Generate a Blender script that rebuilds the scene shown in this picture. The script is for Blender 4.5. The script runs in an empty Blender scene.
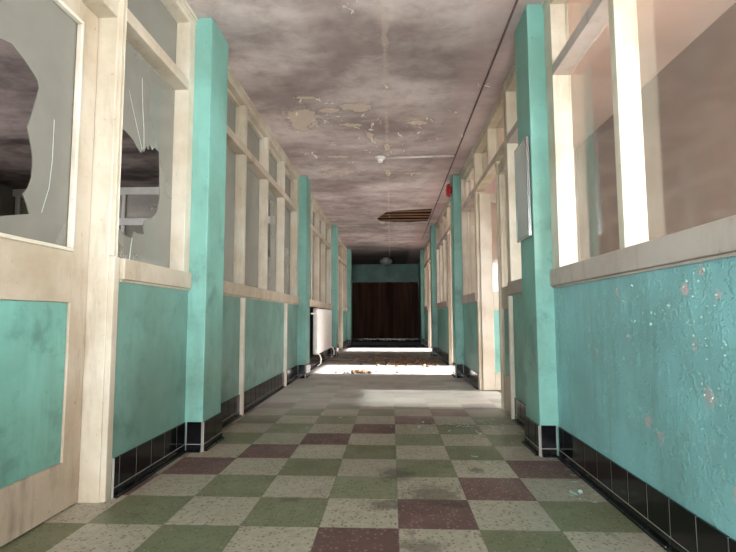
import bpy, bmesh, math, random
from mathutils import Vector, Matrix
random.seed(7)
D = bpy.data
COL = bpy.context.scene.collection
PI = math.pi

# ------------------------------------------------------------------ materials
def lin(c):
    o = []
    for v in c:
        v = v / 255.0
        o.append(v / 12.92 if v <= 0.04045 else ((v + 0.055) / 1.055) ** 2.4)
    return (o[0], o[1], o[2], 1.0)

class NT:
    """small wrapper for building procedural node materials"""
    def __init__(s, name):
        s.m = D.materials.new(name); s.m.use_nodes = True
        s.t = s.m.node_tree; s.t.nodes.clear()
        s.out = s.t.nodes.new('ShaderNodeOutputMaterial')
        s.pos = s.t.nodes.new('ShaderNodeNewGeometry').outputs['Position']
    def n(s, kind): return s.t.nodes.new(kind)
    def l(s, a, b): s.t.links.new(a, b)
    def put(s, sock, v):
        if hasattr(v, 'is_linked'): s.l(v, sock)
        else: sock.default_value = v
    def math(s, op, a, b=0.0, c=None, clamp=False):
        n = s.n('ShaderNodeMath'); n.operation = op; n.use_clamp = clamp
        s.put(n.inputs[0], a); s.put(n.inputs[1], b)
        if c is not None: s.put(n.inputs[2], c)
        return n.outputs[0]
    def xyz(s):
        n = s.n('ShaderNodeSeparateXYZ'); s.l(s.pos, n.inputs[0]); return n.outputs
    def scaled(s, sc):
        n = s.n('ShaderNodeMapping'); s.l(s.pos, n.inputs[0]); n.inputs['Scale'].default_value = sc
        return n.outputs[0]
    def noise(s, scale, detail=6, rough=.6, vec=None, dist=0.0):
        n = s.n('ShaderNodeTexNoise'); s.l(vec if vec is not None else s.pos, n.inputs['Vector'])
        n.inputs['Scale'].default_value = scale; n.inputs['Detail'].default_value = detail
        n.inputs['Roughness'].default_value = rough; n.inputs['Distortion'].default_value = dist
        return n.outputs['Fac']
    def voro(s, scale, feature='F1', vec=None, rnd=1.0):
        n = s.n('ShaderNodeTexVoronoi'); n.feature = feature
        s.l(vec if vec is not None else s.pos, n.inputs['Vector']); n.inputs['Scale'].default_value = scale
        n.inputs['Randomness'].default_value = rnd
        return n
    def ramp(s, f, a, b, lo=0.0, hi=1.0):
        n = s.n('ShaderNodeMapRange'); n.interpolation_type = 'SMOOTHSTEP'
        s.put(n.inputs['Value'], f); n.inputs['From Min'].default_value = a; n.inputs['From Max'].default_value = b
        n.inputs['To Min'].default_value = lo; n.inputs['To Max'].default_value = hi
        return n.outputs[0]
    def mix(s, f, a, b, mode='MIX'):
        n = s.n('ShaderNodeMix'); n.data_type = 'RGBA'; n.blend_type = mode
        s.put(n.inputs[0], f); s.put(n.inputs[6], a); s.put(n.inputs[7], b)
        return n.outputs[2]
    def bump(s, h, strength=.3, dist=.01):
        n = s.n('ShaderNodeBump'); n.inputs['Strength'].default_value = strength
        n.inputs['Distance'].default_value = dist; s.l(h, n.inputs['Height']); return n.outputs[0]
    def bsdf(s, color, rough=.6, normal=None, metal=0.0, spec=.5):
        n = s.n('ShaderNodeBsdfPrincipled')
        s.put(n.inputs['Base Color'], color); s.put(n.inputs['Roughness'], rough)
        n.inputs['Metallic'].default_value = metal; n.inputs['Specular IOR Level'].default_value = spec
        if normal is not None: s.l(normal, n.inputs['Normal'])
        s.l(n.outputs[0], s.out.inputs[0]); return n

def plain(name, c, rough=.6, metal=0.0, var=.12, scale=9.0, spec=.5):
    t = NT(name)
    f = t.ramp(t.noise(scale), .3, .7)
    a = lin(c); b = tuple(x * (1 - var * 2) for x in a[:3]) + (1,)
    t.bsdf(t.mix(f, b, a), rough, t.bump(t.noise(scale * 6), .12, .003), metal, spec)
    return t.m

def paint_teal(name='turquoise_wall_paint', base=(124, 178, 168), peel=False):
    t = NT(name); x, y, z = t.xyz()
    a = lin(base); b = lin((base[0] - 14, base[1] - 22, base[2] - 24))
    big = t.ramp(t.noise(2.2, 5, .6), .35, .68)
    c = t.mix(big, b, a)
    # grime in vertical streaks
    st = t.ramp(t.noise(1.0, 7, .65, vec=t.scaled((7, 7, 1.1))), .48, .74)
    c = t.mix(t.math('MULTIPLY', st, .42), c, lin((96, 128, 112)))
    mo = t.math('MULTIPLY', t.ramp(t.noise(3.4, 6, .65, dist=.3), .50, .72), t.ramp(z, 2.6, .9))
    c = t.mix(t.math('MULTIPLY', mo, .12 if peel else .7), c, lin((70, 108, 100)))
    sp = t.ramp(t.noise(26, 4, .7), .64, .74)
    c = t.mix(t.math('MULTIPLY', sp, .5), c, lin((70, 110, 104)))
    h = t.noise(60, 3, .6)
    if peel:
        # blistered paint: small pale chips and bigger patches of pink plaster
        m = t.ramp(t.noise(3.0, 3, .5), .46, .56)
        m2 = t.ramp(t.noise(30, 4, .75), .57, .61)
        chips = t.math('MULTIPLY', m, m2)
        c = t.mix(t.math('MULTIPLY', chips, .75), c, lin((160, 205, 200)))
        patch = None
        for (py, pz, r) in ((1.56, .555, .042), (2.14, .905, .022), (1.655, .89, .028), (1.497, .862, .018), (1.565, .945, .02),
                            (2.37, .63, .022), (1.93, .41, .030), (1.85, .37, .026), (1.45, .30, .04), (1.62, .71, .012), (2.05, .72, .01)):
            dy = t.math('SUBTRACT', y, py); dz = t.math('SUBTRACT', z, pz)
            d = t.math('SQRT', t.math('ADD', t.math('MULTIPLY', dy, dy), t.math('MULTIPLY', dz, dz)))
            d = t.math('ADD', d, t.math('MULTIPLY', t.math('SUBTRACT', t.noise(55, 4, .75), .5), .11))
            k = t.ramp(d, r * .5, r * .8, 1, 0)
            patch = k if patch is None else t.math('MAXIMUM', patch, k)
        c = t.mix(t.math('MULTIPLY', patch, .85), c, lin((206, 178, 182)))
        h = t.math('ADD', t.math('MULTIPLY', h, .2), t.math('ADD', t.math('MULTIPLY', chips, 1.0), t.math('MULTIPLY', t.ramp(t.noise(24, 4, .7), .5, .62), .5)))
        t.bsdf(c, .42, t.bump(h, .55, .008))
    else:
        t.bsdf(c, .45, t.bump(h, .12, .003))
    return t.m

def paint_cream(name, base=(204, 195, 180), dirt=(132, 112, 92), amt=.6):
    t = NT(name)
    a = lin(base); b = lin((base[0] - 22, base[1] - 26, base[2] - 32))
    c = t.mix(t.ramp(t.noise(3.0, 5), .35, .7), a, b)
    g = t.ramp(t.noise(1.0, 8, .7, vec=t.scaled((9, 9, 1.6))), .50, .78)
    c = t.mix(t.math('MULTIPLY', g, amt), c, lin(dirt))
    k = t.ramp(t.noise(38, 4, .7), .66, .72)
    c = t.mix(t.math('MULTIPLY', k, .6), c, lin((112, 92, 74)))
    t.bsdf(c, .5, t.bump(t.noise(45, 3), .12, .003))
    return t.m

def ceiling_mat(name='peeling_ceiling_paint', base=(224, 210, 208), dark=(162, 146, 144), peel=True, extra=True):
    t = NT(name); x, y, z = t.xyz()
    a = lin(base); b = lin(dark)
    n1 = t.ramp(t.noise(1.1, 8, .6, vec=t.scaled((.8, 1.2, 1)), dist=.2), .34, .66)
    c = t.mix(n1, a, b)
    n2 = t.ramp(t.noise(5.5, 7, .7), .42, .74)
    c = t.mix(t.math('MULTIPLY', n2, .42), c, lin((dark[0] - 36, dark[1] - 42, dark[2] - 44)))
    n3 = t.ramp(t.noise(2.1, 6, .6, vec=t.scaled((1, 1.6, 1)), dist=.5), .54, .72)
    c = t.mix(t.math('MULTIPLY', n3, .4), c, a)
    h = t.noise(30, 4)
    if extra:
        # far end of the hallway ceiling darkened, its lack of light put into the colour
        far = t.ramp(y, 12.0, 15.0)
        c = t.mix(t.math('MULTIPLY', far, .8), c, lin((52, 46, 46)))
        # pinker tone on the right-hand strip
        rt = t.ramp(x, .45, .62)
        c = t.mix(t.math('MULTIPLY', rt, .45), c, lin((196, 168, 166)))
        # long board joint with loose paint
        d = t.math('ABSOLUTE', t.math('ADD', x, .055))
        d = t.math('ADD', d, t.math('MULTIPLY', t.math('SUBTRACT', t.noise(9, 4, .7), .5), .08))
        j = t.ramp(d, .008, .022, 1, 0)
        c = t.mix(t.math('MULTIPLY', j, .4), c, lin((214, 196, 186)))
    if peel:
        p = None; rim_shade = None; e = t.math('SUBTRACT', t.noise(9, 8, .75, dist=.3), .5)
        for (cx, cy, rx, ry) in ((-.86, 4.62, .17, .20), (-.93, 4.80, .10, .14), (-.35, 4.40, .14, .09), (-.76, 4.18, .10, .03), (-.66, 5.80, .12, .05),
                                 (-.70, 6.42, .20, .07), (-.42, 4.82, .10, .05), (-.60, 4.45, .10, .06), (-.055, 6.5, .04, .15), (.30, 6.54, .13, .03), (-.055, 5.5, .035, .12), (.25, 4.8, .10, .05), (-.24, 5.1, .04, .12), (-.2, 10.0, .06, .2)):
            dx = t.math('DIVIDE', t.math('SUBTRACT', x, cx), rx); dy = t.math('DIVIDE', t.math('SUBTRACT', y, cy), ry)
            d = t.math('SQRT', t.math('ADD', t.math('MULTIPLY', dx, dx), t.math('MULTIPLY', dy, dy)))
            d = t.math('ADD', d, t.math('MULTIPLY', e, 3.4))
            k = t.ramp(d, .93, .98, 1, 0); p = k if p is None else t.math('MAXIMUM', p, k)
            k2 = t.ramp(d, 1.0, 1.35, 1, 0); rim_shade = k2 if rim_shade is None else t.math('MAXIMUM', rim_shade, k2)
        c = t.mix(t.math('MULTIPLY', rim_shade, .35), c, lin((120, 94, 86)))  # dark ring paints a shadow edge round each peeled patch
        c = t.mix(t.math('MULTIPLY', p, .7), c, lin((232, 214, 198)))
        h = t.math('ADD', t.math('MULTIPLY', h, .25), t.math('MULTIPLY', p, -.8))
    t.bsdf(c, .75, t.bump(h, .4, .006), spec=.2)
    return t.m

TILE = .3048
def floor_mat():
    t = NT('vinyl_tile_floor'); x, y, z = t.xyz()
    u = t.math('DIVIDE', x, TILE); v = t.math('SUBTRACT', t.math('DIVIDE', y, TILE), 6.38)
    i = t.math('FLOOR', u); j = t.math('FLOOR', v)
    s = t.math('ADD', i, j)
    even = t.math('LESS_THAN', t.math('MODULO', t.math('ADD', s, 1000.0), 2.0), .5)
    d = t.math('MODULO', t.math('ADD', t.math('SUBTRACT', i, j), 1200.0), 6.0)
    mar = t.math('MULTIPLY', even, t.math('LESS_THAN', d, .5))
    cell = t.n('ShaderNodeCombineXYZ'); t.l(i, cell.inputs[0]); t.l(j, cell.inputs[1])
    wn = t.n('ShaderNodeTexWhiteNoise'); t.l(cell.outputs[0], wn.inputs['Vector'])
    rnd = wn.outputs['Value']
    cream = t.mix(rnd, lin((172, 164, 149)), lin((158, 151, 137)))
    green = t.mix(rnd, lin((108, 110, 84)), lin((126, 130, 106)))
    maroon = t.mix(rnd, lin((92, 62, 64)), lin((104, 74, 74)))
    c = t.mix(even, cream, green); c = t.mix(mar, c, maroon)
    # fleck pattern of the vinyl
    vo = t.voro(58, vec=None); dist = vo.outputs['Distance']
    vr = t.n('ShaderNodeSeparateColor'); t.l(vo.outputs['Color'], vr.inputs[0])
    fl = t.math('MULTIPLY', t.math('LESS_THAN', dist, .34), t.math('LESS_THAN', vr.outputs[0], .5))
    dk = t.mix(even, lin((104, 92, 74)), lin((78, 84, 58))); dk = t.mix(mar, dk, lin((150, 120, 116)))
    c = t.mix(t.math('MULTIPLY', fl, .75), c, dk)
    fl2 = t.math('MULTIPLY', t.math('LESS_THAN', dist, .24), t.math('GREATER_THAN', vr.outputs[0], .80))
    c = t.mix(t.math('MULTIPLY', fl2, .35), c, lin((196, 188, 168)))
    marble = t.ramp(t.noise(34, 6, .8, dist=.8), .44, .62)
    c = t.mix(t.math('MULTIPLY', marble, .32), c, lin((92, 90, 70)))
    # joints
    fu = t.math('FRACT', u); fv = t.math('FRACT', v)
    e1 = t.math('MINIMUM', fu, t.math('SUBTRACT', 1.0, fu)); e2 = t.math('MINIMUM', fv, t.math('SUBTRACT', 1.0, fv))
    jt = t.ramp(t.math('MINIMUM', e1, e2), .004, .012, 1, 0)
    c = t.mix(t.math('MULTIPLY', jt, .35), c, lin((84, 76, 62)))
    # black scuffs
    sc = t.ramp(t.noise(4.2, 7, .72, dist=.5), .59, .72)
    c = t.mix(t.math('MULTIPLY', sc, .65), c, lin((66, 60, 52)))
    for (sx, sy, rx, ry) in ((.16, 2.30, .13, .16), (.42, 2.67, .05, .05), (.08, 1.80, .09, .06), (-.05, 2.18, .10, .07), (-.47, 2.22, .05, .04), (.24, 2.19, .06, .04), (.0, 2.6, .10, .12)):
        dx = t.math('DIVIDE', t.math('SUBTRACT', x, sx), rx); dy = t.math('DIVIDE', t.math('SUBTRACT', y, sy), ry)
        d_ = t.math('SQRT', t.math('ADD', t.math('MULTIPLY', dx, dx), t.math('MULTIPLY', dy, dy)))
        d_ = t.math('ADD', d_, t.math('MULTIPLY', t.math('SUBTRACT', t.noise(22, 6, .8), .5), 3.2))
        c = t.mix(t.math('MULTIPLY', t.ramp(d_, .4, 1.2, 1, 0), .6), c, lin((62, 54, 48)))
    # plaster dust trodden over the far part of the floor
    du = t.math('MULTIPLY', t.ramp(y, 3.6, 5.2), t.ramp(t.noise(1.3, 6, .65, vec=t.scaled((.7, 1.5, 1))), .30, .62, .55, 1.15))
    c = t.mix(t.math('MULTIPLY', du, .75), c, lin((214, 210, 208)))
    mud = t.math('MULTIPLY', t.math('MULTIPLY', t.ramp(y, 8.0, 8.9), t.ramp(y, 11.6, 10.4)), .8)
    c = t.mix(t.math('MULTIPLY', mud, t.ramp(t.noise(5, 7, .7), .34, .52)), c, lin((86, 72, 62)))
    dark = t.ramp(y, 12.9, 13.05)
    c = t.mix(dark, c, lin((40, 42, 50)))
    c = t.mix(t.math('MULTIPLY', t.ramp(y, 14.3, 14.6), t.ramp(y, 16.3, 16.0)), c, lin((132, 138, 152)))  # blue-grey band paints in light reflected off the dark floor
    rg = t.ramp(t.noise(3, 5), .3, .7, .38, .62)
    rg = t.math('ADD', rg, t.math('MULTIPLY', dark, .1))
    h = t.math('ADD', t.math('MULTIPLY', jt, -1.0), t.math('MULTIPLY', t.noise(3.5, 4), 1.2))
    t.bsdf(c, rg, t.bump(h, .25, .004))
    return t.m

def glass_mat(name, dust=(150, 152, 142), amt=.35, sheen=1.5, rough=.06):
    t = NT(name)
    tr = t.n('ShaderNodeBsdfTransparent'); tr.inputs[0].default_value = (.93, .95, .93, 1)
    gl = t.n('ShaderNodeBsdfGlossy'); gl.inputs['Roughness'].default_value = rough
    gl.inputs['Color'].default_value = (.9, .92, .9, 1)
    fr = t.n('ShaderNodeFresnel')
    bf = t.n('ShaderNodeNewGeometry').outputs['Backfacing']
    t.l(t.math('ADD', t.math('MULTIPLY', bf, 1.0 / sheen - sheen), sheen), fr.inputs[0])
    m1 = t.n('ShaderNodeMixShader'); t.l(fr.outputs[0], m1.inputs[0]); t.l(tr.outputs[0], m1.inputs[1]); t.l(gl.outputs[0], m1.inputs[2])
    di = t.n('ShaderNodeBsdfDiffuse'); di.inputs[0].default_value = lin(dust)
    tl = t.n('ShaderNodeBsdfTranslucent'); tl.inputs[0].default_value = lin(dust)
    md = t.n('ShaderNodeMixShader'); md.inputs[0].default_value = .4
    t.l(di.outputs[0], md.inputs[1]); t.l(tl.outputs[0], md.inputs[2])
    f = t.ramp(t.noise(1.6, 4, .5), .3, .7, amt * .8, min(1, amt * 1.2))
    m2 = t.n('ShaderNodeMixShader'); t.l(f, m2.inputs[0]); t.l(m1.outputs[0], m2.inputs[1]); t.l(md.outputs[0], m2.inputs[2])
    t.l(m2.outputs[0], t.out.inputs[0])
    return t.m

def wood_mat(name, a, b, rough=.5, sc=(30, 30, 1.2)):
    t = NT(name)
    g = t.ramp(t.noise(1.0, 8, .65, vec=t.scaled(sc), dist=.6), .3, .7)
    t.bsdf(t.mix(g, lin(a), lin(b)), rough, t.bump(g, .2, .003))
    return t.m

M = {}
M['teal'] = paint_teal('turquoise_wall_paint')
M['teal_peel'] = paint_teal('blistered_turquoise_paint', (142, 196, 202), peel=True)
M['teal_dim'] = paint_teal('dull_turquoise_paint', (116, 160, 152))
M['teal_panel'] = paint_teal('turquoise_door_panel_paint', (124, 184, 174))
M['cream'] = paint_cream('cream_gloss_paint')
M['cream_dirty'] = paint_cream('yellowed_cream_paint', (204, 190, 170), (128, 104, 82), .62)
M['rail'] = paint_cream('grubby_cream_rail_paint', (192, 179, 163), (122, 104, 90), .75)
M['sill_grey'] = paint_cream('greyed_sill_paint', (186, 172, 166), (126, 106, 98), .6)
M['batten'] = paint_cream('cream_batten_paint', (220, 212, 200), (160, 140, 118), .4)
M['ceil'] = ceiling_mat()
M['ceil_room'] = ceiling_mat('stained_room_ceiling', (156, 140, 136), (62, 50, 50), False, False)
M['ceil_pink'] = plain('pale_pink_ceiling_paint', (244, 198, 186), .8, var=.04, scale=3)
M['floor'] = floor_mat()
M['room_floor'] = plain('dusty_room_floor', (150, 138, 124), .7, var=.2, scale=3)
M['tile'] = plain('black_glazed_tile', (14, 14, 18), .10, var=.2, scale=14, spec=.35)
M['grout'] = plain('pale_grout', (164, 158, 152), .8)
M['glass_left'] = glass_mat('dusty_grey_glass', (160, 156, 147), .56, 1.5, .08)
M['glass_right'] = glass_mat('dusty_clear_glass', (200, 190, 180), .035, 1.45, .07)
M['crack'] = plain('cracked_glass_edge', (214, 218, 212), .3, var=.03)
M['brown_wall'] = plain('brown_room_wall_tone', (116, 70, 50), .7, var=.12, scale=2.5)  # brown set darker than the pale pink ceiling above it
M['pink_wall'] = plain('pink_room_wall_paint', (222, 190, 178), .75, var=.06, scale=2.5)
M['room_wall'] = plain('grey_room_wall_paint', (120, 112, 106), .8, var=.15, scale=2.0)
M['ext'] = plain('outer_wall_render', (170, 165, 158), .85)
M['black_void'] = plain('dark_loft_void', (22, 16, 13), .9, var=.3, scale=6)  # darkness above the ceiling hole put into the colour of an enclosing box
M['lath'] = wood_mat('old_lath_wood', (176, 132, 100), (110, 76, 54), .85, (1.4, 34, 34))
M['brown_panel'] = wood_mat('dark_brown_partition_board', (112, 76, 60), (50, 30, 26), .38, (7, 3, .3))
M['steel'] = plain('brushed_steel', (176, 178, 182), .25, 1.0, .05)
M['board'] = plain('pale_grey_board_face', (176, 184, 178), .22, var=.05, scale=4)
M['red'] = plain('red_alarm_plastic', (176, 22, 26), .3, var=.05)
M['white'] = plain('white_enamel', (238, 234, 228), .35, var=.05)
M['plaster'] = plain('loose_white_paint', (246, 238, 226), .8, var=.06, scale=20)
M['rust'] = plain('rusty_pipe', (120, 70, 50), .7)
M['wire'] = plain('old_surface_cable', (120, 98, 94), .6)
M['conduit'] = plain('painted_conduit', (224, 212, 204), .6)
M['globe'] = plain('grimy_opal_glass', (166, 174, 170), .3, var=.1)
M['rubble'] = plain('crumbled_plaster_rubble', (150, 120, 96), .9, var=.25, scale=30)
M['chip_teal'] = plain('turquoise_paint_chips', (176, 208, 200), .6, var=.12, scale=30)
M['cream_frame2'] = M['cream_dirty']
M['niche'] = plain('near_black_niche', (26, 26, 28), .6)  # near-black colour for the recess behind the radiator

# ------------------------------------------------------------------ mesh helpers
def box(bm, x0, x1, y0, y1, z0, z1, bev=0.0, mi=0):
    x0, x1 = min(x0, x1), max(x0, x1); y0, y1 = min(y0, y1), max(y0, y1); z0, z1 = min(z0, z1), max(z0, z1)
    vs = [bm.verts.new(p) for p in ((x0, y0, z0), (x1, y0, z0), (x1, y1, z0), (x0, y1, z0),
                                    (x0, y0, z1), (x1, y0, z1), (x1, y1, z1), (x0, y1, z1))]
    fs = [bm.faces.new([vs[k] for k in q]) for q in ((3, 2, 1, 0), (4, 5, 6, 7), (0, 1, 5, 4), (1, 2, 6, 5), (2, 3, 7, 6), (3, 0, 4, 7))]
    for f_ in fs: f_.material_index = mi
    if bev > 0:
        es = list({e for f_ in fs for e in f_.edges})
        r = bmesh.ops.bevel(bm, geom=es, offset=min(bev, .45 * min(x1 - x0, y1 - y0, z1 - z0)), segments=2, profile=.5, affect='EDGES')
        for f_ in r['faces']: f_.material_index = mi

def tube(bm, pts, r, seg=10, mi=0, cap=True):
    pts = [Vector(p) for p in pts]; rings = []
    for k, p in enumerate(pts):
        d = (pts[min(k + 1, len(pts) - 1)] - pts[max(k - 1, 0)]).normalized()
        up = Vector((0, 0, 1)) if abs(d.z) < .9 else Vector((1, 0, 0))
        a = d.cross(up).normalized(); b = d.cross(a).normalized()
        rings.append([bm.verts.new(p + r * (math.cos(2 * PI * q / seg) * a + math.sin(2 * PI * q / seg) * b)) for q in range(seg)])
    for A, B in zip(rings, rings[1:]):
        for q in range(seg):
            f_ = bm.faces.new((A[q], A[(q + 1) % seg], B[(q + 1) % seg], B[q])); f_.material_index = mi; f_.smooth = True
    if cap:
        for R_, rev in ((rings[0], True), (rings[-1], False)):
            f_ = bm.faces.new(R_[::-1] if rev else R_); f_.material_index = mi

def lathe(bm, prof, c, axis='Z', seg=28, mi=0):
    """prof = list of (radius, height along the axis)"""
    rings = []
    for r, h in prof:
        ring = []
        for q in range(seg):
            a = 2 * PI * q / seg; u, v = r * math.cos(a), r * math.sin(a)
            if axis == 'Z': p = (c[0] + u, c[1] + v, c[2] + h)
            elif axis == 'X': p = (c[0] + h, c[1] + u, c[2] + v)
            else: p = (c[0] + u, c[1] + h, c[2] + v)
            ring.append(bm.verts.new(p))
        rings.append(ring)
    for A, B in zip(rings, rings[1:]):
        for q in range(seg):
            f_ = bm.faces.new((A[q], A[(q + 1) % seg], B[(q + 1) % seg], B[q])); f_.smooth = True; f_.material_index = mi
    for R_ in (rings[0][::-1], rings[-1]):
        if (R_[0].co - R_[seg // 2].co).length > 1e-5:
            bm.faces.new(R_).material_index = mi

def obj(name, bm, mats, parent=None, smooth=False):
    bmesh.ops.recalc_face_normals(bm, faces=bm.faces[:])
    me = D.meshes.new(name); bm.to_mesh(me); bm.free()
    for m in (mats if isinstance(mats, (list, tuple)) else [mats]): me.materials.append(m)
    o = D.objects.new(name, me); COL.objects.link(o)
    if parent is not None:
        o.parent = parent; o.matrix_parent_inverse = parent.matrix_world.inverted() if False else Matrix.Translation(parent.location).inverted()
    return o

def boxes(name, lst, mat, parent=None, bev=0.0):
    bm = bmesh.new()
    for b in lst: box(bm, *b, bev=bev)
    return obj(name, bm, mat, parent)

def tag(o, label=None, cat=None, group=None, kind=None):
    if label: o['label'] = label
    if cat: o['category'] = cat
    if group: o['group'] = group
    if kind: o['kind'] = kind
    return o

def empty(name, loc, label=None, cat=None, group=None, kind=None):
    o = D.objects.new(name, None); COL.objects.link(o); o.location = loc; o.empty_display_size = .1
    return tag(o, label, cat, group, kind)

def struct(name, lst, mat, label=None, cat=None, bev=0.0):
    return tag(boxes(name, lst, mat, None, bev), label, cat, None, 'structure')

def poly_with_hole(bm, outer, holes, place, thick):
    """flat sheet with holes; place(u, v, d) -> point"""
    edges = []
    for loop in [outer] + holes:
        vs = [bm.verts.new(place(u, v, 0)) for u, v in loop]
        edges += [bm.edges.new((vs[k], vs[(k + 1) % len(vs)])) for k in range(len(vs))]
    r = bmesh.ops.triangle_fill(bm, use_beauty=True, use_dissolve=False, edges=edges)
    faces = [g for g in r['geom'] if isinstance(g, bmesh.types.BMFace)]
    ex = bmesh.ops.extrude_face_region(bm, geom=faces)
    off = Vector(place(0, 0, thick)) - Vector(place(0, 0, 0))
    for v in [g for g in ex['geom'] if isinstance(g, bmesh.types.BMVert)]: v.co += off

# ------------------------------------------------------------------ dimensions
XL, XR = -1.276, .940           # wall faces
PL, PR = -1.165, .833           # pillar faces
CEIL = 2.745
SB, ST = .98, 1.08              # sill
TB, TT = 2.215, 2.275            # transom rail
BT = .175                       # top of the tiled skirting
LP = [(2.98, 3.30), (6.55, 6.88), (10.20, 10.53), (13.85, 14.18)]
RP = [(2.95, 3.25), (6.64, 6.95), (10.34, 10.65), (14.15, 14.46)]

def X(s, d):                    # depth d behind the wall face of side s
    return (XL - d) if s < 0 else (XR + d)

# ------------------------------------------------------------------ floor and ceiling
struct('floor', [(-1.62, 1.12, -2.6, 18.3, -.12, 0)], M['floor'], 'worn checkered vinyl floor of cream, olive green and maroon tiles', 'floor')
struct('floor_side_room', [(1.12, 5.2, -2.6, 14.6, -.12, -.004), (-5.9, -1.62, -2.6, 14.6, -.12, -.004)], M['room_floor'])

hole = [(-.24, 9.98), (-.30, 9.62), (-.20, 9.30), (-.10, 8.98), (.10, 8.86), (.42, 8.80), (.735, 8.74), (.745, 9.3), (.74, 9.72), (.73, 10.02), (.40, 10.08), (.05, 10.05)]
bm = bmesh.new()
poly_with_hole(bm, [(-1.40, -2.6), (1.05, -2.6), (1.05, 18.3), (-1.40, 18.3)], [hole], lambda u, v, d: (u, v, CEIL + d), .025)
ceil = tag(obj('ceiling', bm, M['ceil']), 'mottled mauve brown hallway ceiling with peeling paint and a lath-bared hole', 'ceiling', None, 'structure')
for k, yy in enumerate((8.86, 9.10, 9.36, 9.62, 9.90)):
    bm = bmesh.new()
    box(bm, -.45, .90, yy + .02, yy + .07, CEIL + .03 + .004 * (k % 2), CEIL + .05 + .004 * (k % 2), .004)
    obj('lath', bm, M['lath'], ceil)
boxes('loft_void_box', [(-.6, 1.05, 8.5, 10.3, CEIL + .22, CEIL + .24), (-.6, -.58, 8.5, 10.3, CEIL + .03, CEIL + .22), (1.03, 1.05, 8.5, 10.3, CEIL + .03, CEIL + .22),
                    (-.6, 1.05, 8.5, 8.52, CEIL + .03, CEIL + .22), (-.6, 1.05, 10.28, 10.3, CEIL + .03, CEIL + .22)], M['black_void'], ceil)
struct('ceiling_left_room', [(-5.9, -1.40, -2.6, 14.6, CEIL, CEIL + .1)], M['ceil_room'])
struct('ceiling_right_room', [(1.05, 5.2, -2.6, 14.6, CEIL, CEIL + .1)], M['ceil_pink'])

# ------------------------------------------------------------------ skirting of black glazed tiles
def skirting_run(bm, s, y0, y1, xf):
    """tiles along Y on face x = xf, facing the corridor (side s)"""
    n = -s
    box(bm, xf, xf + n * .0095, y0, y1, .0, BT - .002, 0, 1)
    k = math.floor(y0 / .15)
    while k * .15 < y1:
        a, b = max(y0, k * .15) + .0025, min(y1, (k + 1) * .15) - .0025
        if b - a > .012:
            box(bm, xf + n * .001, xf + n * .012, a, b, .046, BT, .003, 0)
            # cove tile: sloped foot
            box(bm, xf + n * .001, xf + n * .014, a, b, .014, .042, .002, 0)
            box(bm, xf + n * .001, xf + n * .030, a, b, .0, .014, .004, 0)
        k += 1

def skirting_cross(bm, s, yf, x0, x1):
    """tiles across a pillar's face that looks towards the camera"""
    x0, x1 = min(x0, x1), max(x0, x1)
    box(bm, x0, x1, yf - .0095, yf, 0, BT - .002, 0, 1)
    box(bm, x0 + .004, x1 - .004, yf - .012, yf - .001, .046, BT, .003, 0)
    box(bm, x0 + .004, x1 - .004, yf - .014, yf - .001, .014, .042, .002, 0)
    box(bm, x0 + .004, x1 - .004, yf - .030, yf - .001, 0, .014, .004, 0)

def skirting(name, s, runs, label):
    bm = bmesh.new()
    for y0, y1 in runs: skirting_run(bm, s, y0, y1, X(s, 0))
    tag(obj(name, bm, [M['tile'], M['grout']]), label, 'skirting', None, 'structure')

skirting('baseboard_left', -1, [(2.207, 2.966), (3.30, 6.53), (6.88, 10.17), (10.53, 11.58), (12.68, 13.82)], 'black glazed tile skirting along the foot of the left wall')
skirting('baseboard_right', 1, [(-.65, 2.92), (3.25, 4.0), (5.56, 6.61), (8.33, 10.31), (10.65, 11.6), (12.98, 14.12)], 'black glazed tile skirting along the foot of the right wall')

# ------------------------------------------------------------------ walls under the windows
def dado(name, s, runs, mat, label):
    struct(name, [(X(s, 0), X(s, .11), a, b, 0, SB) for a, b in runs], mat, label, 'wall')
dado('wall_left', -1, [(2.206, 2.98), (3.30, 6.55), (10.53, 11.6), (12.66, 13.85)], M['teal_dim'], 'turquoise painted lower wall along the left side')
# radiator recess in the third bay
struct('wall_left_recess', [(X(-1, 0), X(-1, .11), 6.88, 7.40, 0, SB), (X(-1, 0), X(-1, .11), 10.0, 10.20, 0, SB)], M['teal_dim'])
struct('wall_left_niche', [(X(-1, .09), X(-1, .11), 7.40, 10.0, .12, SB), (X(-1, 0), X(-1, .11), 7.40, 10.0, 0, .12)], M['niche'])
dado('wall_right', 1, [(-.65, 2.95)], M['teal_peel'], 'turquoise lower wall at right with blistered and chipped paint')
dado('wall_right_far', 1, [(3.25, 4.0), (5.56, 6.64), (8.33, 10.34), (10.65, 11.6), (12.98, 14.15)], M['teal'], 'turquoise lower wall beyond the first right pillar')
# solid parts behind the camera
struct('wall_left_near', [(X(-1, 0), X(-1, .14), -2.6, 1.16, 0, CEIL)], M['teal'])
struct('wall_right_near', [(X(1, 0), X(1, .13), -2.6, -.65, 0, CEIL)], M['teal'])
# end wall behind the camera with its doorway
struct('wall_back', [(-1.40, -1.0, -2.7, -2.6, 0, CEIL), (.75, 1.05, -2.7, -2.6, 0, CEIL), (-1.0, .75, -2.7, -2.6, 2.15, CEIL)], M['teal'])

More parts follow.
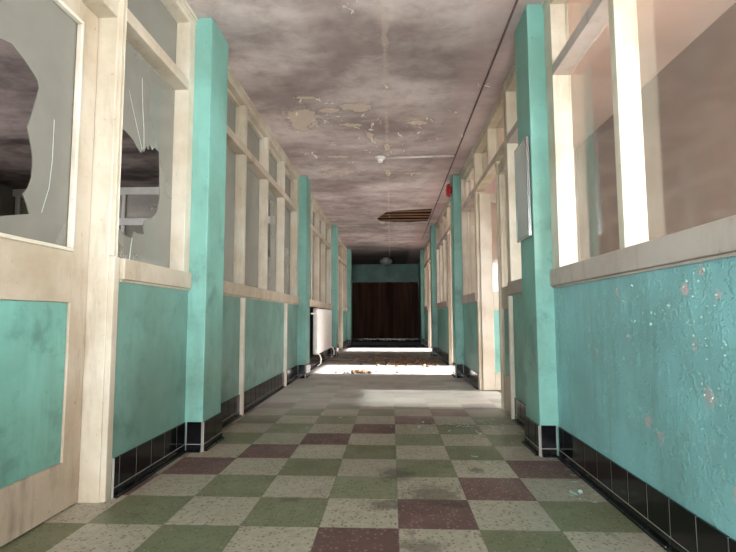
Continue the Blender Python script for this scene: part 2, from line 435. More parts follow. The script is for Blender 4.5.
# ------------------------------------------------------------------ pillars
def pillar(s, y0, y1, label):
    pf = PL if s < 0 else PR
    o = empty('pillar', (pf - s * -.05, y0, 0), label, 'pillar', 'turquoise pillars down the hallway', 'structure')
    bm = bmesh.new()
    box(bm, pf, X(s, .13), y0, y1, 0, CEIL - .002, .006)
    obj('shaft', bm, M['teal'], o)
    bm = bmesh.new()
    skirting_run(bm, s, y0, y1, pf)
    skirting_cross(bm, s, y0, pf, X(s, 0) - s * .014)
    obj('tiled_base', bm, [M['tile'], M['grout']], o)
    return o
ord_ = ['nearest', 'second nearest', 'third nearest', 'farthest']
for k, (a, b) in enumerate(LP):
    pillar(-1, a, b, ['turquoise pillar on the left beside the broken sidelight window, largest on that side',
                      'turquoise pillar on the left between the batten wall and the white radiator',
                      'turquoise pillar on the left just past the white radiator',
                      'farthest left turquoise pillar, at the dark end of the hallway'][k])
for k, (a, b) in enumerate(RP):
    pillar(1, a, b, ['turquoise pillar on the right with the framed board on its side',
                     'turquoise pillar on the right carrying the red alarm bell',
                     'turquoise pillar on the right beside the ceiling hole',
                     'farthest right turquoise pillar, at the dark end of the hallway'][k])

# ------------------------------------------------------------------ windows
WN = [0]
def window(s, y0, y1, posts, label, holes=None, jamb0=.045, jamb1=.06, sill=True, sash=True, frame='cream', rail='rail', glass=None, z0=ST, sillmat=None, pw=.05, sill_y0=None):
    """glazed partition: frame, sill, transom rail, mullions, panes below and above the rail.
       posts = near-face Y of each mullion"""
    WN[0] += 1
    root = empty('window_%d' % WN[0], (X(s, .05), (y0 + y1) / 2, SB), label, 'window', None, 'structure')
    glass = glass or M['glass_left' if s < 0 else 'glass_right']
    fr = M[frame]
    bm = bmesh.new()
    a, b = y0 + .002, y1 - .002
    HB = CEIL - .09
    box(bm, X(s, -.004), X(s, .10), a, a + jamb0, z0, CEIL - .003, .003)
    box(bm, X(s, -.004), X(s, .10), b - jamb1, b, z0, CEIL - .003, .003)
    box(bm, X(s, .0), X(s, .10), a + jamb0, b - jamb1, HB, CEIL - .003, .003)
    obj('window_frame', bm, fr, root)
    bm = bmesh.new(); box(bm, X(s, -.014), X(s, .0), a, b, CEIL - .03, CEIL - .003, .004)
    box(bm, X(s, -.008), X(s, .0), a, b, CEIL - .055, CEIL - .034, .003)
    obj('crown_strip', bm, M['cream'], root)
    if sill:
        bm = bmesh.new(); a_ = sill_y0 or a
        bm.free(); bm = bmesh.new(); box(bm, X(s, -.022), X(s, .105), a_, b, SB, ST - .002, .005)
        box(bm, X(s, -.010), X(s, .0), a_, b, SB - .012, SB - .001, .002)
        obj('sill', bm, sillmat or M[rail], root)
    bm = bmesh.new(); box(bm, X(s, -.006), X(s, .098), a + jamb0, b - jamb1, TB, TT, .004)
    box(bm, X(s, .0), X(s, .02), a + jamb0, b - jamb1, TT, TT + .012, .003)
    obj('transom', bm, M[rail], root)
    for py in posts:
        bm = bmesh.new(); box(bm, X(s, 0), X(s, .098), py, py + pw, z0, TB - .001, .004)
        box(bm, X(s, 0), X(s, .098), py, py + pw, TT + .001, HB, .004)
        obj('mullion', bm, fr, root)
    edges = [a + jamb0] + [v for p in posts for v in (p, p + pw)] + [b - jamb1]
    for q in range(0, len(edges), 2):
        e0, e1 = edges[q], edges[q + 1]
        if e1 - e0 < .03: continue
        bm = bmesh.new()
        hs = (holes or {}).get(q // 2, [])
        gx = X(s, .082)
        poly_with_hole(bm, [(e0, z0), (e1, z0), (e1, TB), (e0, TB)], hs, lambda u, v, d: (gx - s * -d, u, v), .004)
        obj('pane', bm, glass, root)
        bm = bmesh.new()
        poly_with_hole(bm, [(e0, TT), (e1, TT), (e1, HB), (e0, HB)], [], lambda u, v, d: (gx - s * -d, u, v), .004)
        obj('pane', bm, glass, root)
        if sash and e1 - e0 > .3:
            bm = bmesh.new(); w = .035
            x0, x1 = X(s, .045), X(s, .081)
            box(bm, x0, x1, e0 + .002, e0 + w, TT + .014, HB - .002, .003); box(bm, x0, x1, e1 - w, e1 - .002, TT + .014, HB - .002, .003)
            box(bm, x0, x1, e0 + w, e1 - w, TT + .014, TT + .014 + w, .003); box(bm, x0, x1, e0 + w, e1 - w, HB - w, HB - .002, .003)
            obj('sash', bm, M['cream'], root)
            # glazing beads round the lower pane
            bm = bmesh.new(); w = .014
            x0, x1 = X(s, .066), X(s, .081)
            box(bm, x0, x1, e0 + .001, e0 + w, z0, TB - .002, .003); box(bm, x0, x1, e1 - w, e1 - .001, z0, TB - .002, .003)
            box(bm, x0, x1, e0 + w, e1 - w, z0, z0 + w, .003)
            obj('glazing_bead', bm, fr, root)
    return root

side_hole = [(2.262,1.744),(2.350,1.745),(2.432,1.727),(2.475,1.70),(2.513,1.685),(2.527,1.715),(2.543,1.700),(2.566,1.742),(2.590,1.728),(2.602,1.765),(2.635,1.742),(2.654,1.765),(2.719,1.762),(2.731,1.587),(2.738,1.50),(2.728,1.439),(2.698,1.391),(2.640,1.350),(2.575,1.332),(2.560,1.29),(2.574,1.255),(2.500,1.247),(2.466,1.252),(2.448,1.213),(2.395,1.215),(2.342,1.236),(2.300,1.262),(2.262,1.32)]
wA = window(-1, 2.170, 2.98, [], 'broken sidelight window beside the left door, jagged hole in its lower pane', {0: [side_hole]}, jamb0=.006, jamb1=.085, sash=False, sill_y0=2.208)
def crack(root, s, gx, pts, w=.0025):
    bm = bmesh.new()
    tube(bm, [(gx, a, b) for a, b in pts], w, 5)
    obj('crack', bm, M['crack'], root)
gx = X(-1, .079)
crack(wA, -1, gx, [(2.490, 2.092), (2.505, 1.95), (2.528, 1.82), (2.535, 1.715)], .0016)
crack(wA, -1, gx, [(2.366, 1.965), (2.43, 1.85), (2.520, 1.70)], .0012)
crack(wA, -1, gx, [(2.448, 1.213), (2.438, 1.16), (2.430, 1.09)], .0022)
window(-1, 3.30, 6.55, [4.10, 4.87, 5.64], 'left glazed partition between the first and second pillars, one pane slit open',
       {2: [[(4.93,2.02),(5.10,2.10),(5.32,2.06),(5.345,1.90),(5.36,1.47),(5.29,1.455),(5.20,1.50),(4.99,1.56)]]}, jamb1=.13)
window(-1, 6.88, 10.20, [7.68, 8.46, 9.26], 'left glazed partition above the white radiator', jamb1=.10)
window(-1, 10.53, 11.55, [], 'narrow left window just past the third left pillar', jamb1=.03)
window(-1, 12.66, 13.85, [13.2], 'last left window before the dark end', jamb0=.03)
window(1, -.65, 2.95, [.49, 1.27, 2.05], 'large right window nearest the viewer, pink and brown room behind it', jamb1=.12, sash=False, rail='sill_grey')
window(1, 3.25, 4.02, [], 'narrow right window between the framed board and the doorway', jamb1=.05, sash=False, rail='sill_grey')
window(1, 5.56, 6.64, [], 'right window just past the open white door, before the bell pillar', jamb0=.02, rail='sill_grey')
window(1, 8.33, 10.34, [9.0, 9.66], 'right glazed partition beyond the bell pillar', jamb0=.02, rail='sill_grey')
window(1, 10.65, 11.6, [], 'right window beside the third right pillar', jamb1=.03, rail='sill_grey')
window(1, 12.98, 14.15, [13.6], 'last right window before the dark end', jamb0=.02, rail='sill_grey')

# ------------------------------------------------------------------ left door (closed, nearest)
d1 = empty('door_1', (-1.41, 1.69, 0), 'closed cream door at far left with a smashed glass pane and turquoise panel', 'door', None, 'structure')
DX0, DX1 = -1.388, -1.430
bm = bmesh.new()
box(bm, -1.299, -1.395, 2.150, 2.168, 0, CEIL - .003, .004)
box(bm, -1.279, -1.395, 2.156, 2.168, 1.084, CEIL - .003, .003)
box(bm, -1.275, -1.395, 2.158, 2.204, .0, 1.082, .004)
box(bm, -1.299, -1.43, 1.165, 1.235, 0, CEIL - .003, .005)
box(bm, -1.30, -1.43, 1.235, 2.150, 2.215, 2.30, .004)
box(bm, -1.30, -1.43, 1.235, 2.150, CEIL - .08, CEIL - .003, .004)
obj('door_frame', bm, M['cream'], d1)
bm = bmesh.new()
box(bm, DX0, DX1, 2.032, 2.146, .006, 2.21, .004); box(bm, DX0, DX1, 1.240, 1.36, .006, 2.21, .004)
box(bm, DX0, DX1, 1.36, 2.032, .006, .205, .003); box(bm, DX0, DX1, 1.36, 2.032, .868, 1.085, .003); box(bm, DX0, DX1, 1.36, 2.032, 2.12, 2.21, .003)
leaf = obj('door_leaf', bm, M['rail'], d1)
bm = bmesh.new(); box(bm, -1.398, -1.414, 1.362, 2.030, .206, .866)
obj('door_panel', bm, M['teal_panel'], leaf)
bm = bmesh.new()
w = .016
for b in ((1.36, 2.032, 1.085, 1.085 + w), (1.36, 2.032, 2.12 - w, 2.12), (1.36, 1.36 + w, 1.085 + w, 2.12 - w), (2.032 - w, 2.032, 1.085 + w, 2.12 - w)):
    box(bm, -1.381, -1.406, b[0], b[1], b[2], b[3], .004)
obj('glazing_bead', bm, M['batten'], leaf)
bm = bmesh.new()
door_hole = [(1.383,1.722),(1.50,1.775),(1.612,1.799),(1.667,1.809),(1.733,1.783),(1.788,1.752),(1.808,1.735),(1.815,1.710),(1.805,1.667),(1.766,1.533),(1.785,1.48),(1.799,1.434),(1.803,1.39),(1.800,1.343),(1.784,1.30),(1.760,1.270),(1.785,1.235),(1.799,1.202),(1.661,1.165),(1.52,1.14),(1.40,1.11)]
poly_with_hole(bm, [(1.362, 1.087), (2.030, 1.087), (2.030, 2.118), (1.362, 2.118)], [door_hole], lambda u, v, d: (-1.410 - d, u, v), .004)
obj('pane', bm, M['glass_left'], leaf)
bm = bmesh.new(); box(bm, -1.408, -1.412, 1.235, 2.150, 2.30, CEIL - .08)
obj('pane', bm, M['glass_left'], d1)
bm = bmesh.new(); tube(bm, [(-1.4075, 1.905, 1.62), (-1.4075, 1.906, 1.45), (-1.4075, 1.895, 1.33), (-1.4075, 1.86, 1.22)], .0011, 5)
obj('crack', bm, M['crack'], leaf)

# ------------------------------------------------------------------ right doorways with open leaves
def doorway(s, y0, y1, label, root_name, side=None, leaf_w=.92, panel=True, glassm=None):
    """frame in the partition from y0 to y1; leaf swung 90 degrees into the room at the far jamb"""
    r = empty(root_name, (X(s, .05), (y0 + y1) / 2, 0), label, 'door', None, 'structure')
    n0 = side if side else y0
    bm = bmesh.new()
    box(bm, X(s, -.004), X(s, .10), n0, n0 + .04, 0, CEIL - .003, .004)
    if side: box(bm, X(s, .0), X(s, .08), y0 - .035, y0, 0, TB - .001, .004)
    box(bm, X(s, -.004), X(s, .10), y1, y1 + .045, 0, CEIL - .003, .004)
    box(bm, X(s, .0), X(s, .10), n0 + .04, y1, CEIL - .09, CEIL - .003, .003)
    box(bm, X(s, -.006), X(s, .098), n0 + .04, y1, TB, TT, .004)
    n = max(1, round((y1 - n0 - .04) / .76)); st = (y1 - n0 - .04) / n
    for k in range(1, n): box(bm, X(s, .0), X(s, .098), n0 + .04 + k * st - .025, n0 + .04 + k * st + .025, TT + .001, CEIL - .091, .004)
    obj('door_frame', bm, M['cream_dirty'], r)
    bm = bmesh.new(); box(bm, X(s, .080), X(s, .084), n0 + .04, y1, TT, CEIL - .09)
    obj('pane', bm, glassm or M['glass_right'], r)
    yl = y1 - .002; yn = yl - .04
    x0 = .03; x1 = x0 + leaf_w
    stl = .13
    bm = bmesh.new()
    def lb(a, b, z0, z1): box(bm, X(s, a), X(s, b), yn, yl, z0, z1, .004)
    lb(x0, x0 + stl, .008, 2.18); lb(x1 - stl, x1, .008, 2.18)
    lb(x0 + stl, x1 - stl, .008, .20); lb(x0 + stl, x1 - stl, .87, 1.08); lb(x0 + stl, x1 - stl, 2.07, 2.18)
    lf = obj('door_leaf', bm, M['cream'], r)
    bm = bmesh.new(); box(bm, X(s, x0 + stl), X(s, x1 - stl), yn + .012, yl - .012, .20, .87)
    obj('door_panel', bm, M['teal_panel'], lf)
    bm = bmesh.new(); box(bm, X(s, x0 + stl), X(s, x1 - stl), yn + .017, yl - .017, 1.08, 2.07)
    obj('pane', bm, glassm or M['glass_right'], lf)
    bm = bmesh.new(); tube(bm, [(X(s, x1 - .05), yn - .001, 1.02), (X(s, x1 - .05), yn - .05, 1.02), (X(s, x1 - .16), yn - .05, 1.02)], .009, 8)
    obj('door_handle', bm, M['steel'], lf)
    if side:
        a, b = side + .042, y0 - .036
        bm = bmesh.new()
        box(bm, X(s, .015), X(s, .055), a, b, .008, .30, .003); box(bm, X(s, .015), X(s, .055), a, a + .035, .30, 2.18, .003); box(bm, X(s, .015), X(s, .055), b - .035, b, .30, 2.18, .003)
        box(bm, X(s, .015), X(s, .055), a + .035, b - .035, .87, 1.06, .003); box(bm, X(s, .015), X(s, .055), a + .035, b - .035, 2.08, 2.18, .003)
        sl = obj('door_leaf', bm, M['rail'], r)
        bm = bmesh.new(); box(bm, X(s, .026), X(s, .044), a + .035, b - .035, .30, .87); obj('door_panel', bm, M['teal_dim'], sl)
        bm = bmesh.new(); box(bm, X(s, .032), X(s, .036), a + .035, b - .035, 1.06, 2.08); obj('pane', bm, glassm or M['glass_right'], sl)
    return r
doorway(1, 4.45, 5.50, 'open pale door on the right beyond the framed board, with narrow fixed side leaf', 'door_2', side=4.022)
doorway(1, 6.98, 8.27, 'open pale door on the right just past the bell pillar, sunlight crossing the floor', 'door_3')
doorway(1, 11.62, 12.92, 'farthest open pale door on the right', 'door_4')
doorway(-1, 11.57, 12.60, 'open pale door on the left near the dark end', 'door_5', glassm=M['glass_left'])

# ------------------------------------------------------------------ cream battens on the left dado
for yy, lab in ((4.03, 'cream vertical batten on the left wall, the nearer of the two'), (5.70, 'cream vertical batten on the left wall, the one closer to the radiator')):
    bm = bmesh.new(); box(bm, XL + .034, XL + .001, yy, yy + .045, .004, SB - .014, .004)
    tag(obj('trim_%d' % (1 if yy < 5 else 2), bm, M['batten']), lab, 'batten', None, 'structure')
bm = bmesh.new(); box(bm, XR - .034, XR - .001, 3.93, 3.965, .004, SB - .014, .004)
tag(obj('trim_3', bm, M['batten']), 'white vertical batten on the right wall beside the open door', 'batten', None, 'structure')

# ------------------------------------------------------------------ rooms behind the right partition
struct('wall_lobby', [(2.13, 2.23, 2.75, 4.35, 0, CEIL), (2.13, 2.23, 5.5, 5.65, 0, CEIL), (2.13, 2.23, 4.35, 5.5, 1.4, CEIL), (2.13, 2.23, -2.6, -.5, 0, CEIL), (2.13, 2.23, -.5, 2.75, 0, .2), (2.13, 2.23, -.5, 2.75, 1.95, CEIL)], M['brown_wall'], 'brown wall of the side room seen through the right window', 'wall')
struct('wall_lobby_cross', [(1.06, 5.2, 5.65, 5.75, 0, CEIL), (1.06, 2.13, -.75, -.65, 0, CEIL), (1.06, 5.2, 10.42, 10.52, 0, CEIL), (1.06, 5.2, 14.4, 14.5, 0, CEIL)], M['pink_wall'])
struct('added_sun_overhang', [(5.2, 6.0, -2.6, 5.7, CEIL, CEIL + .1)], M['ceil_pink'])  # unseen overhang added to keep high sun out of the side room
struct('wall_outer_right', [(5.0, 5.2, 5.75, 6.2, 0, CEIL), (5.0, 5.2, 8.25, 10.9, 0, CEIL), (5.0, 5.2, 12.95, 14.6, 0, CEIL),
                            (5.0, 5.2, 6.2, 8.25, 0, 1.25), (5.0, 5.2, 10.9, 12.95, 0, 1.25)], M['ext'])
M['obscured'] = glass_mat('obscured_white_glass', (240, 240, 236), .60, 1.45, .3)
lw = empty('window_13', (2.18, 4.92, 0), 'added unseen low window of obscured glass, lighting the floor through the open door', 'window', None, 'structure')  # hidden window added to spread soft light through the doorway
bm = bmesh.new()
box(bm, 2.15, 2.21, 4.352, 4.39, 0, 1.398, .004); box(bm, 2.15, 2.21, 5.46, 5.498, 0, 1.398, .004); box(bm, 2.15, 2.21, 4.39, 5.46, 1.35, 1.398, .004); box(bm, 2.15, 2.21, 4.39, 5.46, 0, .05, .004)
obj('window_frame', bm, M['white'], lw)
bm = bmesh.new(); box(bm, 2.178, 2.182, 4.39, 5.46, .05, 1.35); obj('pane', bm, M['obscured'], lw)
struct('ceiling_end', [(-1.7, -1.40, 14.6, 18.3, CEIL, CEIL + .1), (1.05, 1.2, 14.6, 18.3, CEIL, CEIL + .1)], M['ceil_room'])
# ------------------------------------------------------------------ room behind the left partition
struct('wall_outer_left', [(-5.9, -5.7, -2.6, 1.0, 0, CEIL), (-5.9, -5.7, 1.0, 4.0, 0, 1.2), (-5.9, -5.7, 1.0, 4.0, 2.2, CEIL), (-5.9, -5.7, 4.0, 8.3, 0, CEIL), (-5.9, -5.7, 8.3, 9.7, 0, 1.2), (-5.9, -5.7, 9.7, 14.6, 0, CEIL)], M['room_wall'])
struct('wall_left_room_near', [(-5.7, -1.42, -.9, -.8, 0, CEIL), (-5.7, -1.42, 10.36, 10.44, 0, CEIL), (-5.7, -1.42, 14.3, 14.4, 0, CEIL)], M['room_wall'])
# inner partition across the left room: pale rails, dark panes
wp = empty('window_12', (-3.5, 7.0, 0), 'pale rails of an inner partition seen through the broken left panes', 'partition', None, 'structure')
bm = bmesh.new()
box(bm, -5.68, -1.44, 6.97, 7.05, 2.63, 2.735, .004); box(bm, -5.68, -1.44, 6.97, 7.05, 2.17, 2.27, .004); box(bm, -5.68, -1.44, 6.97, 7.05, 1.0, 1.08, .004)
for k in range(6): box(bm, -5.62 + k * .82 - .02, -5.62 + k * .82 + .03, 6.98, 7.04, 0, 2.64, .004)
obj('window_frame', bm, M['white'], wp)
bm = bmesh.new(); box(bm, -5.68, -1.44, 7.005, 7.012, 1.08, 2.64); obj('pane', bm, M['glass_left'], wp)
bm = bmesh.new(); box(bm, -5.68, -1.44, 7.0, 7.02, .0, 1.0); obj('dado_panel', bm, M['room_wall'], wp)

# ------------------------------------------------------------------ dark end of the hallway
struct('wall_end_sides', [(-1.56, -1.46, 14.20, 18.3, 0, CEIL), (.985, 1.085, 14.48, 18.3, 0, CEIL), (-1.46, XL - .13, 14.2, 14.3, 0, CEIL)], M['teal_dim'])
struct('wall_end', [(-1.46, .985, 18.0, 18.1, 2.10, CEIL), (-1.46, .985, 18.25, 18.3, 0, 2.10)], M['teal_dim'], 'turquoise wall above the folding partition at the far end', 'wall')
fp = empty('folding_partition', (-.24, 18.1, 0), 'dark brown folding partition closing the far end of the hallway', 'partition')
npan = 11; wpan = (2.445 - .02) / npan
for k in range(npan):
    x0 = -1.45 + k * wpan; fl = 1 if k % 2 else -1
    bm = bmesh.new()
    ya, yb = (18.08 + .05 * fl), (18.08 - .05 * fl)
    vs = [(x0 - .002, ya), (x0 + wpan + .002, yb)]
    pts = [(vs[0][0], vs[0][1] - .012), (vs[1][0], vs[1][1] - .012), (vs[1][0], vs[1][1] + .012), (vs[0][0], vs[0][1] + .012)]
    lo = [bm.verts.new((p[0], p[1], .03)) for p in pts]; hi = [bm.verts.new((p[0], p[1], 2.07)) for p in pts]
    bm.faces.new(lo[::-1]); bm.faces.new(hi)
    for q in range(4): bm.faces.new((lo[q], lo[(q + 1) % 4], hi[(q + 1) % 4], hi[q]))
    obj('panel', bm, M['brown_panel'], fp)
bm = bmesh.new(); box(bm, -1.45, .975, 18.03, 18.13, 2.072, 2.098, .003); obj('top_track', bm, M['brown_panel'], fp)
bm = bmesh.new(); box(bm, -1.45, .975, 18.05, 18.11, .0, .012, .002); obj('floor_track', bm, M['steel'], fp)

# ------------------------------------------------------------------ radiator
rd = empty('radiator', (-1.25, 8.83, 0), 'white column radiator under the left windows between the second and third pillars', 'radiator')
bm = bmesh.new()
ny = 24; y0, y1 = 7.98, 9.86; stp = (y1 - y0) / ny
for k in range(ny):
    yc = y0 + (k + .5) * stp
    box(bm, -1.215, -1.300, yc - stp * .40, yc + stp * .40, .20, .95, .018)
box(bm, -1.225, -1.285, y0, y1, .22, .27, .01); box(bm, -1.225, -1.285, y0, y1, .88, .93, .01)
obj('radiator_body', bm, M['white'], rd)
for yy in (8.02, 9.84):
    bm = bmesh.new()
    tube(bm, [(-1.235, yy, .22), (-1.19, yy - .01, .20), (-1.165, yy - .02, .14), (-1.17, yy - .02, .06), (-1.20, yy - .02, .03), (-1.225, yy - .02, .014)], .013, 8)
    obj('pipe', bm, M['white'], rd)
bm = bmesh.new(); tube(bm, [(-1.258, 7.55, .86), (-1.258, 7.99, .86)], .012, 8); obj('valve', bm, M['white'], rd)

# ------------------------------------------------------------------ framed board on the right pillar
bd = empty('framed_board', (.80, 3.12, 1.59), 'grey framed board hung on the side of the nearest right pillar', 'board')
bx0, bx1, by0, by1, bz0, bz1 = .806, .829, 2.962, 3.242, 1.285, 1.905
bm = bmesh.new()
box(bm, bx0, bx1, by0, by0 + .014, bz0, bz1, .005); box(bm, bx0, bx1, by1 - .014, by1, bz0, bz1, .005)
box(bm, bx0, bx1, by0 + .014, by1 - .014, bz0, bz0 + .014, .005); box(bm, bx0, bx1, by0 + .014, by1 - .014, bz1 - .014, bz1, .005)
obj('board_frame', bm, M['steel'], bd)
bm = bmesh.new(); box(bm, bx0 + .004, bx1 - .002, by0 + .014, by1 - .014, bz0 + .014, bz1 - .014); obj('board_face', bm, M['board'], bd)

# ------------------------------------------------------------------ red alarm bell
bl = empty('alarm_bell', (.79, 6.80, 2.60), 'round red alarm bell high on the second right pillar', 'bell')
bm = bmesh.new(); lathe(bm, [(.035, 0), (.06, -.004), (.086, -.016), (.094, -.034), (.094, -.052)], (.755, 6.80, 2.57), 'X', 32)
for v in bm.verts: v.co.x = .755 + (.755 - v.co.x)
obj('gong', bm, M['red'], bl)
bm = bmesh.new(); lathe(bm, [(.05, 0), (.05, -.022)], (.831, 6.80, 2.57), 'X', 24); obj('backplate', bm, M['red'], bl)
bm = bmesh.new(); lathe(bm, [(.014, 0), (.014, -.008)], (.756, 6.80, 2.57), 'X', 12); obj('centre_bolt', bm, M['steel'], bl)

# ------------------------------------------------------------------ ceiling fittings
lp = empty('ceiling_lamp', (-.145, 5.84, CEIL), 'bare white lamp holder on the peeling ceiling at the end of a cross conduit', 'lamp')
bm = bmesh.new(); lathe(bm, [(.02, 0), (.062, 0), (.066, -.008), (.055, -.022), (.03, -.03)], (-.145, 5.84, CEIL - .001), 'Z', 28); obj('ceiling_rose', bm, M['white'], lp)
bm = bmesh.new(); lathe(bm, [(.034, 0), (.036, -.014), (.030, -.022), (.030, -.036), (.014, -.04)], (-.145, 5.84, CEIL - .03), 'Z', 24); obj('lamp_holder', bm, M['white'], lp)
bm = bmesh.new(); tube(bm, [(-.07, 5.84, CEIL - .012), (.2, 5.83, CEIL - .012), (.745, 5.80, CEIL - .012)], .014, 8)
tag(obj('cross_conduit', bm, M['conduit']), 'pale conduit crossing the ceiling from the bare lamp holder to the long cable', 'conduit')
bm = bmesh.new(); tube(bm, [(.765, yy, CEIL - .008) for yy in (-2.5, 1, 3, 5, 7, 8.6, 10.1, 12.2)], .008, 6)
tag(obj('ceiling_cable', bm, M['wire']), 'long dark cable running along the right of the hallway ceiling', 'cable')
lq = empty('ceiling_lamp', (-.18, 16.0, CEIL), 'globe ceiling lamp hanging in front of the dark far wall', 'lamp')
bm = bmesh.new(); lathe(bm, [(.10, 0), (.12, -.01), (.12, -.05), (.16, -.06)], (-.18, 16.0, CEIL - .001), 'Z', 28); obj('lamp_base', bm, M['white'], lq)
bm = bmesh.new(); lathe(bm, [(.20, 0), (.215, -.03), (.20, -.09), (.15, -.15), (.08, -.18), (.02, -.185)], (-.18, 16.0, CEIL - .062), 'Z', 28); obj('lamp_shade', bm, M['globe'], lq)

# ------------------------------------------------------------------ loose paint and debris
def flakes(bm, n, place, smin, smax, curl=.5, nrm=-1):
    """curled flakes hanging from or lying on a surface; place() -> (x, y, z)"""
    for _ in range(n):
        c = Vector(place()); s_ = random.uniform(smin, smax); a = random.uniform(0, 2 * PI)
        u = Vector((math.cos(a), math.sin(a), 0)); v = Vector((-math.sin(a), math.cos(a), 0)) * random.uniform(.5, 1)
        k = random.uniform(.2, 1) * curl; pr = []
        for t_, lift in ((-1, 0.0), (-.3, .10), (.35, .40), (.9, .95)):
            w = s_ * (1 - .35 * abs(t_)) * random.uniform(.7, 1.1)
            p = c + u * s_ * t_ + Vector((0, 0, nrm * (.002 + s_ * k * lift)))
            pr.append((bm.verts.new(p - v * w * .7), bm.verts.new(p + v * w * .7)))
        for A, B in zip(pr, pr[1:]): bm.faces.new((A[0], A[1], B[1], B[0]))
FL=[(-0.66,4.21),(-0.60,4.29),(-0.91,4.51),(-1.01,4.59),(-0.78,4.65),(-0.62,4.52),(-0.53,4.58),(-0.65,4.69),(-0.61,4.79),(-0.75,4.82),(-0.82,4.82),(-0.99,4.95),(-0.45,4.43),(-0.28,4.56),(-0.36,4.87),(-0.32,4.82),(-0.20,4.80),(-0.23,4.93),(-0.25,5.11),(-0.22,5.20),(-0.19,5.31),(-0.30,5.57),(-0.77,5.99),(-0.53,6.00),(-0.86,6.26),(-0.81,6.47),(-0.69,6.57),(-0.59,6.44),(-0.51,6.39),(-0.37,6.33),(-0.92,5.72),(-1.02,5.65),(-0.94,5.62),(-0.71,5.28),(-0.68,5.36),(-0.64,5.43),(-0.19,4.79),(-0.22,4.94),(-0.20,5.29),(-0.01,5.43),(-0.01,5.64),(0.21,4.77),(0.28,4.83),(0.29,4.92),(0.28,5.05),(0.39,4.70),(0.49,5.24),(0.60,4.55),(0.75,5.16),(0.71,4.01),(0.80,4.03),(0.09,5.12),(-0.03,6.50),(0.36,6.52),(0.27,6.58),(-0.05,6.59),(-0.26,2.94),(-0.29,2.91),(-0.08,10.27),(-0.12,10.62),(-0.07,7.40),(-0.06,10.87),(-0.82,4.22)]
def cpos():
    cx, cy = FL[cpos.k % len(FL)]; j = cpos.k // len(FL); cpos.k += 1
    r = (0, .035, .08)[min(j, 2)]
    return (cx + random.gauss(0, 1) * r, cy + random.gauss(0, 1) * r, CEIL - .001)
cpos.k = 0
bm = bmesh.new(); flakes(bm, len(FL), cpos, .018, .034, 1.3, -1)
flakes(bm, 2 * len(FL), cpos, .007, .017, 1.2, -1)
flakes(bm, 50, lambda: (random.gauss(-.055, .012), random.uniform(3.0, 12), CEIL - .001), .006, .018, .6, -1)
tag(obj('ceiling_paint_flakes', bm, M['plaster']), 'curled white paint flakes peeling off the mottled ceiling', 'paint flakes', None, 'stuff')
bm = bmesh.new()
def fpos():
    q = random.random()
    if q < .55: return (random.gauss(.48, .22), random.gauss(3.72, .12), .002)
    if q < .7: return (random.gauss(.85, .03) if random.random() < .5 else random.uniform(.3, .8), random.uniform(2.0, 3.6), .002)
    return (random.uniform(-1.1, .8), random.uniform(3.5, 6.5), .002)
flakes(bm, 130, fpos, .006, .022, .5, 1)
tag(obj('floor_paint_chips', bm, M['chip_teal']), 'pale paint chips strewn over the tiles near the framed board pillar', 'paint chips', None, 'stuff')
bm = bmesh.new()
for _ in range(240):
    if random.random() < .75: c = Vector((random.gauss(.25, .38), random.gauss(9.0, .45), 0))
    else: c = Vector((random.gauss(-.45, .16), random.gauss(7.2, .10), 0))
    c.x = max(-1.0, min(.75, c.x))
    r = random.uniform(.01, .045); m = Matrix.Translation(c + Vector((0, 0, r * .35))) @ Matrix.Rotation(random.uniform(0, PI), 4, 'Z') @ Matrix.Diagonal((1, random.uniform(.5, 1), random.uniform(.3, .7), 1))
    bmesh.ops.create_icosphere(bm, subdivisions=1, radius=r, matrix=m)
tag(obj('plaster_rubble', bm, M['rubble']), 'crumbled plaster rubble on the floor beneath the hole in the ceiling', 'rubble', None, 'stuff')
bm = bmesh.new()
for _ in range(70):
    c = Vector((random.uniform(-1.2, .8), random.uniform(16.6, 17.9), 0)); r = random.uniform(.01, .03)
    if random.random() < .4: c = Vector((random.gauss(.1, .2), random.gauss(17.6, .1), 0))
    bmesh.ops.create_icosphere(bm, subdivisions=1, radius=r, matrix=Matrix.Translation(c + Vector((0, 0, r * .3))) @ Matrix.Diagonal((1.3, 1, .6, 1)))
tag(obj('scattered_plaster', bm, M['plaster']), 'white plaster crumbs in front of the brown folding partition', 'plaster crumbs', None, 'stuff')
WL=[ (2.255,0.912),(2.141,0.907),(1.997,0.924),(1.994,0.909),(1.584,0.944),(1.546,0.944),(1.658,0.898),(1.654,0.857),(1.497,0.864),(1.871,0.775),(1.788,0.823),(1.747,0.831),(1.637,0.815),(2.314,0.735),(2.052,0.722),(2.367,0.639),(2.384,0.614),(1.617,0.740),(1.560,0.733),(1.478,0.728),(1.558,0.565),(1.583,0.554),(1.540,0.557),(2.034,0.614),(1.986,0.784) ]
bm = bmesh.new()
for (cy, cz) in WL:
    for q_ in range(12):
        yy, zz = (cy, cz) if q_ == 0 else (random.gauss(cy, .035), random.gauss(cz, .035))
        s_ = random.uniform(.003, .006) if q_ == 0 else random.uniform(.0012, .004); a = random.uniform(0, 2 * PI)
        pts = []
        for q in range(6):
            an = a + 2 * PI * q / 6; rr = s_ * random.uniform(.35, 1.3)
            pts.append(bm.verts.new((XR - .0012 - (s_ * .8 if q in (0, 1, 2) else 0), yy + rr * math.cos(an), min(.962, zz + rr * math.sin(an)))))
        bm.faces.new(pts)
wallr = [o for o in COL.objects if o.name == 'wall_right'][0]
tag(obj('paint_flake', bm, M['chip_teal'], wallr), 'small pale flakes lifting off the blistered wall', None, None, 'stuff')

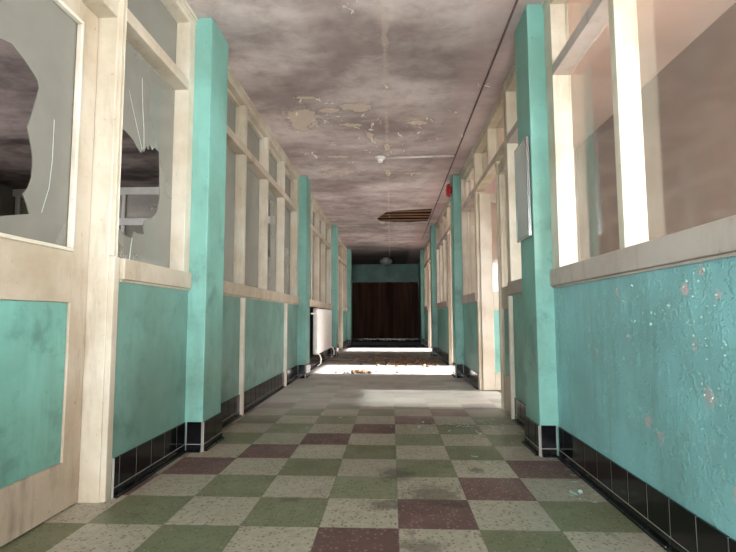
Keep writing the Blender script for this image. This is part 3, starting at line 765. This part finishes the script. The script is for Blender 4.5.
# ------------------------------------------------------------------ daylight
W = D.worlds.new('overcast_sky'); bpy.context.scene.world = W; W.use_nodes = True
bg = W.node_tree.nodes['Background']; bg.inputs[0].default_value = (.98, .985, 1.0, 1); bg.inputs[1].default_value = 15.0
def portal(loc, rot, sx, sy):
    l = D.lights.new('window_portal', 'AREA'); l.shape = 'RECTANGLE'; l.size = sx; l.size_y = sy; l.cycles.is_portal = True
    o = D.objects.new('window_portal', l); COL.objects.link(o); o.location = loc; o.rotation_euler = rot
portal((-.12, -2.65, 1.075), (PI / 2, 0, 0), 1.75, 2.15)            # doorway behind the viewer, looks +Y
portal((2.26, 1.12, .97), (PI / 2, 0, PI / 2), 3.25, 1.75)         # side room opening, looks -X
portal((2.26, 4.92, .7), (PI / 2, 0, PI / 2), 1.1, 1.35)
portal((5.1, 7.22, 2.0), (PI / 2, 0, PI / 2), 2.05, 1.5)
portal((5.1, 11.92, 2.0), (PI / 2, 0, PI / 2), 2.05, 1.5)
portal((-5.8, 2.5, 1.7), (PI / 2, 0, -PI / 2), 3.0, 1.0)
portal((-5.8, 9.0, 1.97), (PI / 2, 0, -PI / 2), 1.4, 1.54)
sun = D.lights.new('sun', 'SUN'); sun.energy = 20; sun.angle = math.radians(.6); sun.color = (1, .98, .95)
so = D.objects.new('sun', sun); COL.objects.link(so); so.location = (8, 5, 6)
el = math.radians(23.5); dirv = Vector((-math.cos(el), .05, -math.sin(el)))
so.rotation_euler = dirv.to_track_quat('-Z', 'Y').to_euler()

# ------------------------------------------------------------------ camera
cam = D.cameras.new('camera'); co = D.objects.new('camera', cam); COL.objects.link(co)
cam.sensor_fit = 'HORIZONTAL'; cam.sensor_width = 36.0; cam.lens = 36.0 * 490.965 / 736.0; cam.clip_start = .02; cam.clip_end = 200
p_, y_, r_ = math.radians(4.80222891), math.radians(2.687983), math.radians(-.19296587)
fwd = Vector((-math.sin(y_) * math.cos(p_), math.cos(y_) * math.cos(p_), math.sin(p_)))
rt = Vector((math.cos(y_), math.sin(y_), 0)); up = rt.cross(fwd)
r2 = rt * math.cos(r_) + up * math.sin(r_); u2 = up * math.cos(r_) - rt * math.sin(r_)
mw = Matrix((( r2.x, u2.x, -fwd.x, -.02199941), (r2.y, u2.y, -fwd.y, 0), (r2.z, u2.z, -fwd.z, .80139957), (0, 0, 0, 1)))
co.matrix_world = mw
sc = bpy.context.scene
sc.camera = co
sc.cycles.max_bounces = 10; sc.cycles.diffuse_bounces = 6; sc.cycles.transparent_max_bounces = 16
sc.cycles.sample_clamp_indirect = 8
sc.view_settings.view_transform = 'Standard'; sc.view_settings.look = 'None'; sc.view_settings.gamma = 1.0
sc.view_settings.use_curve_mapping = False
sc.view_settings.exposure = 0.62
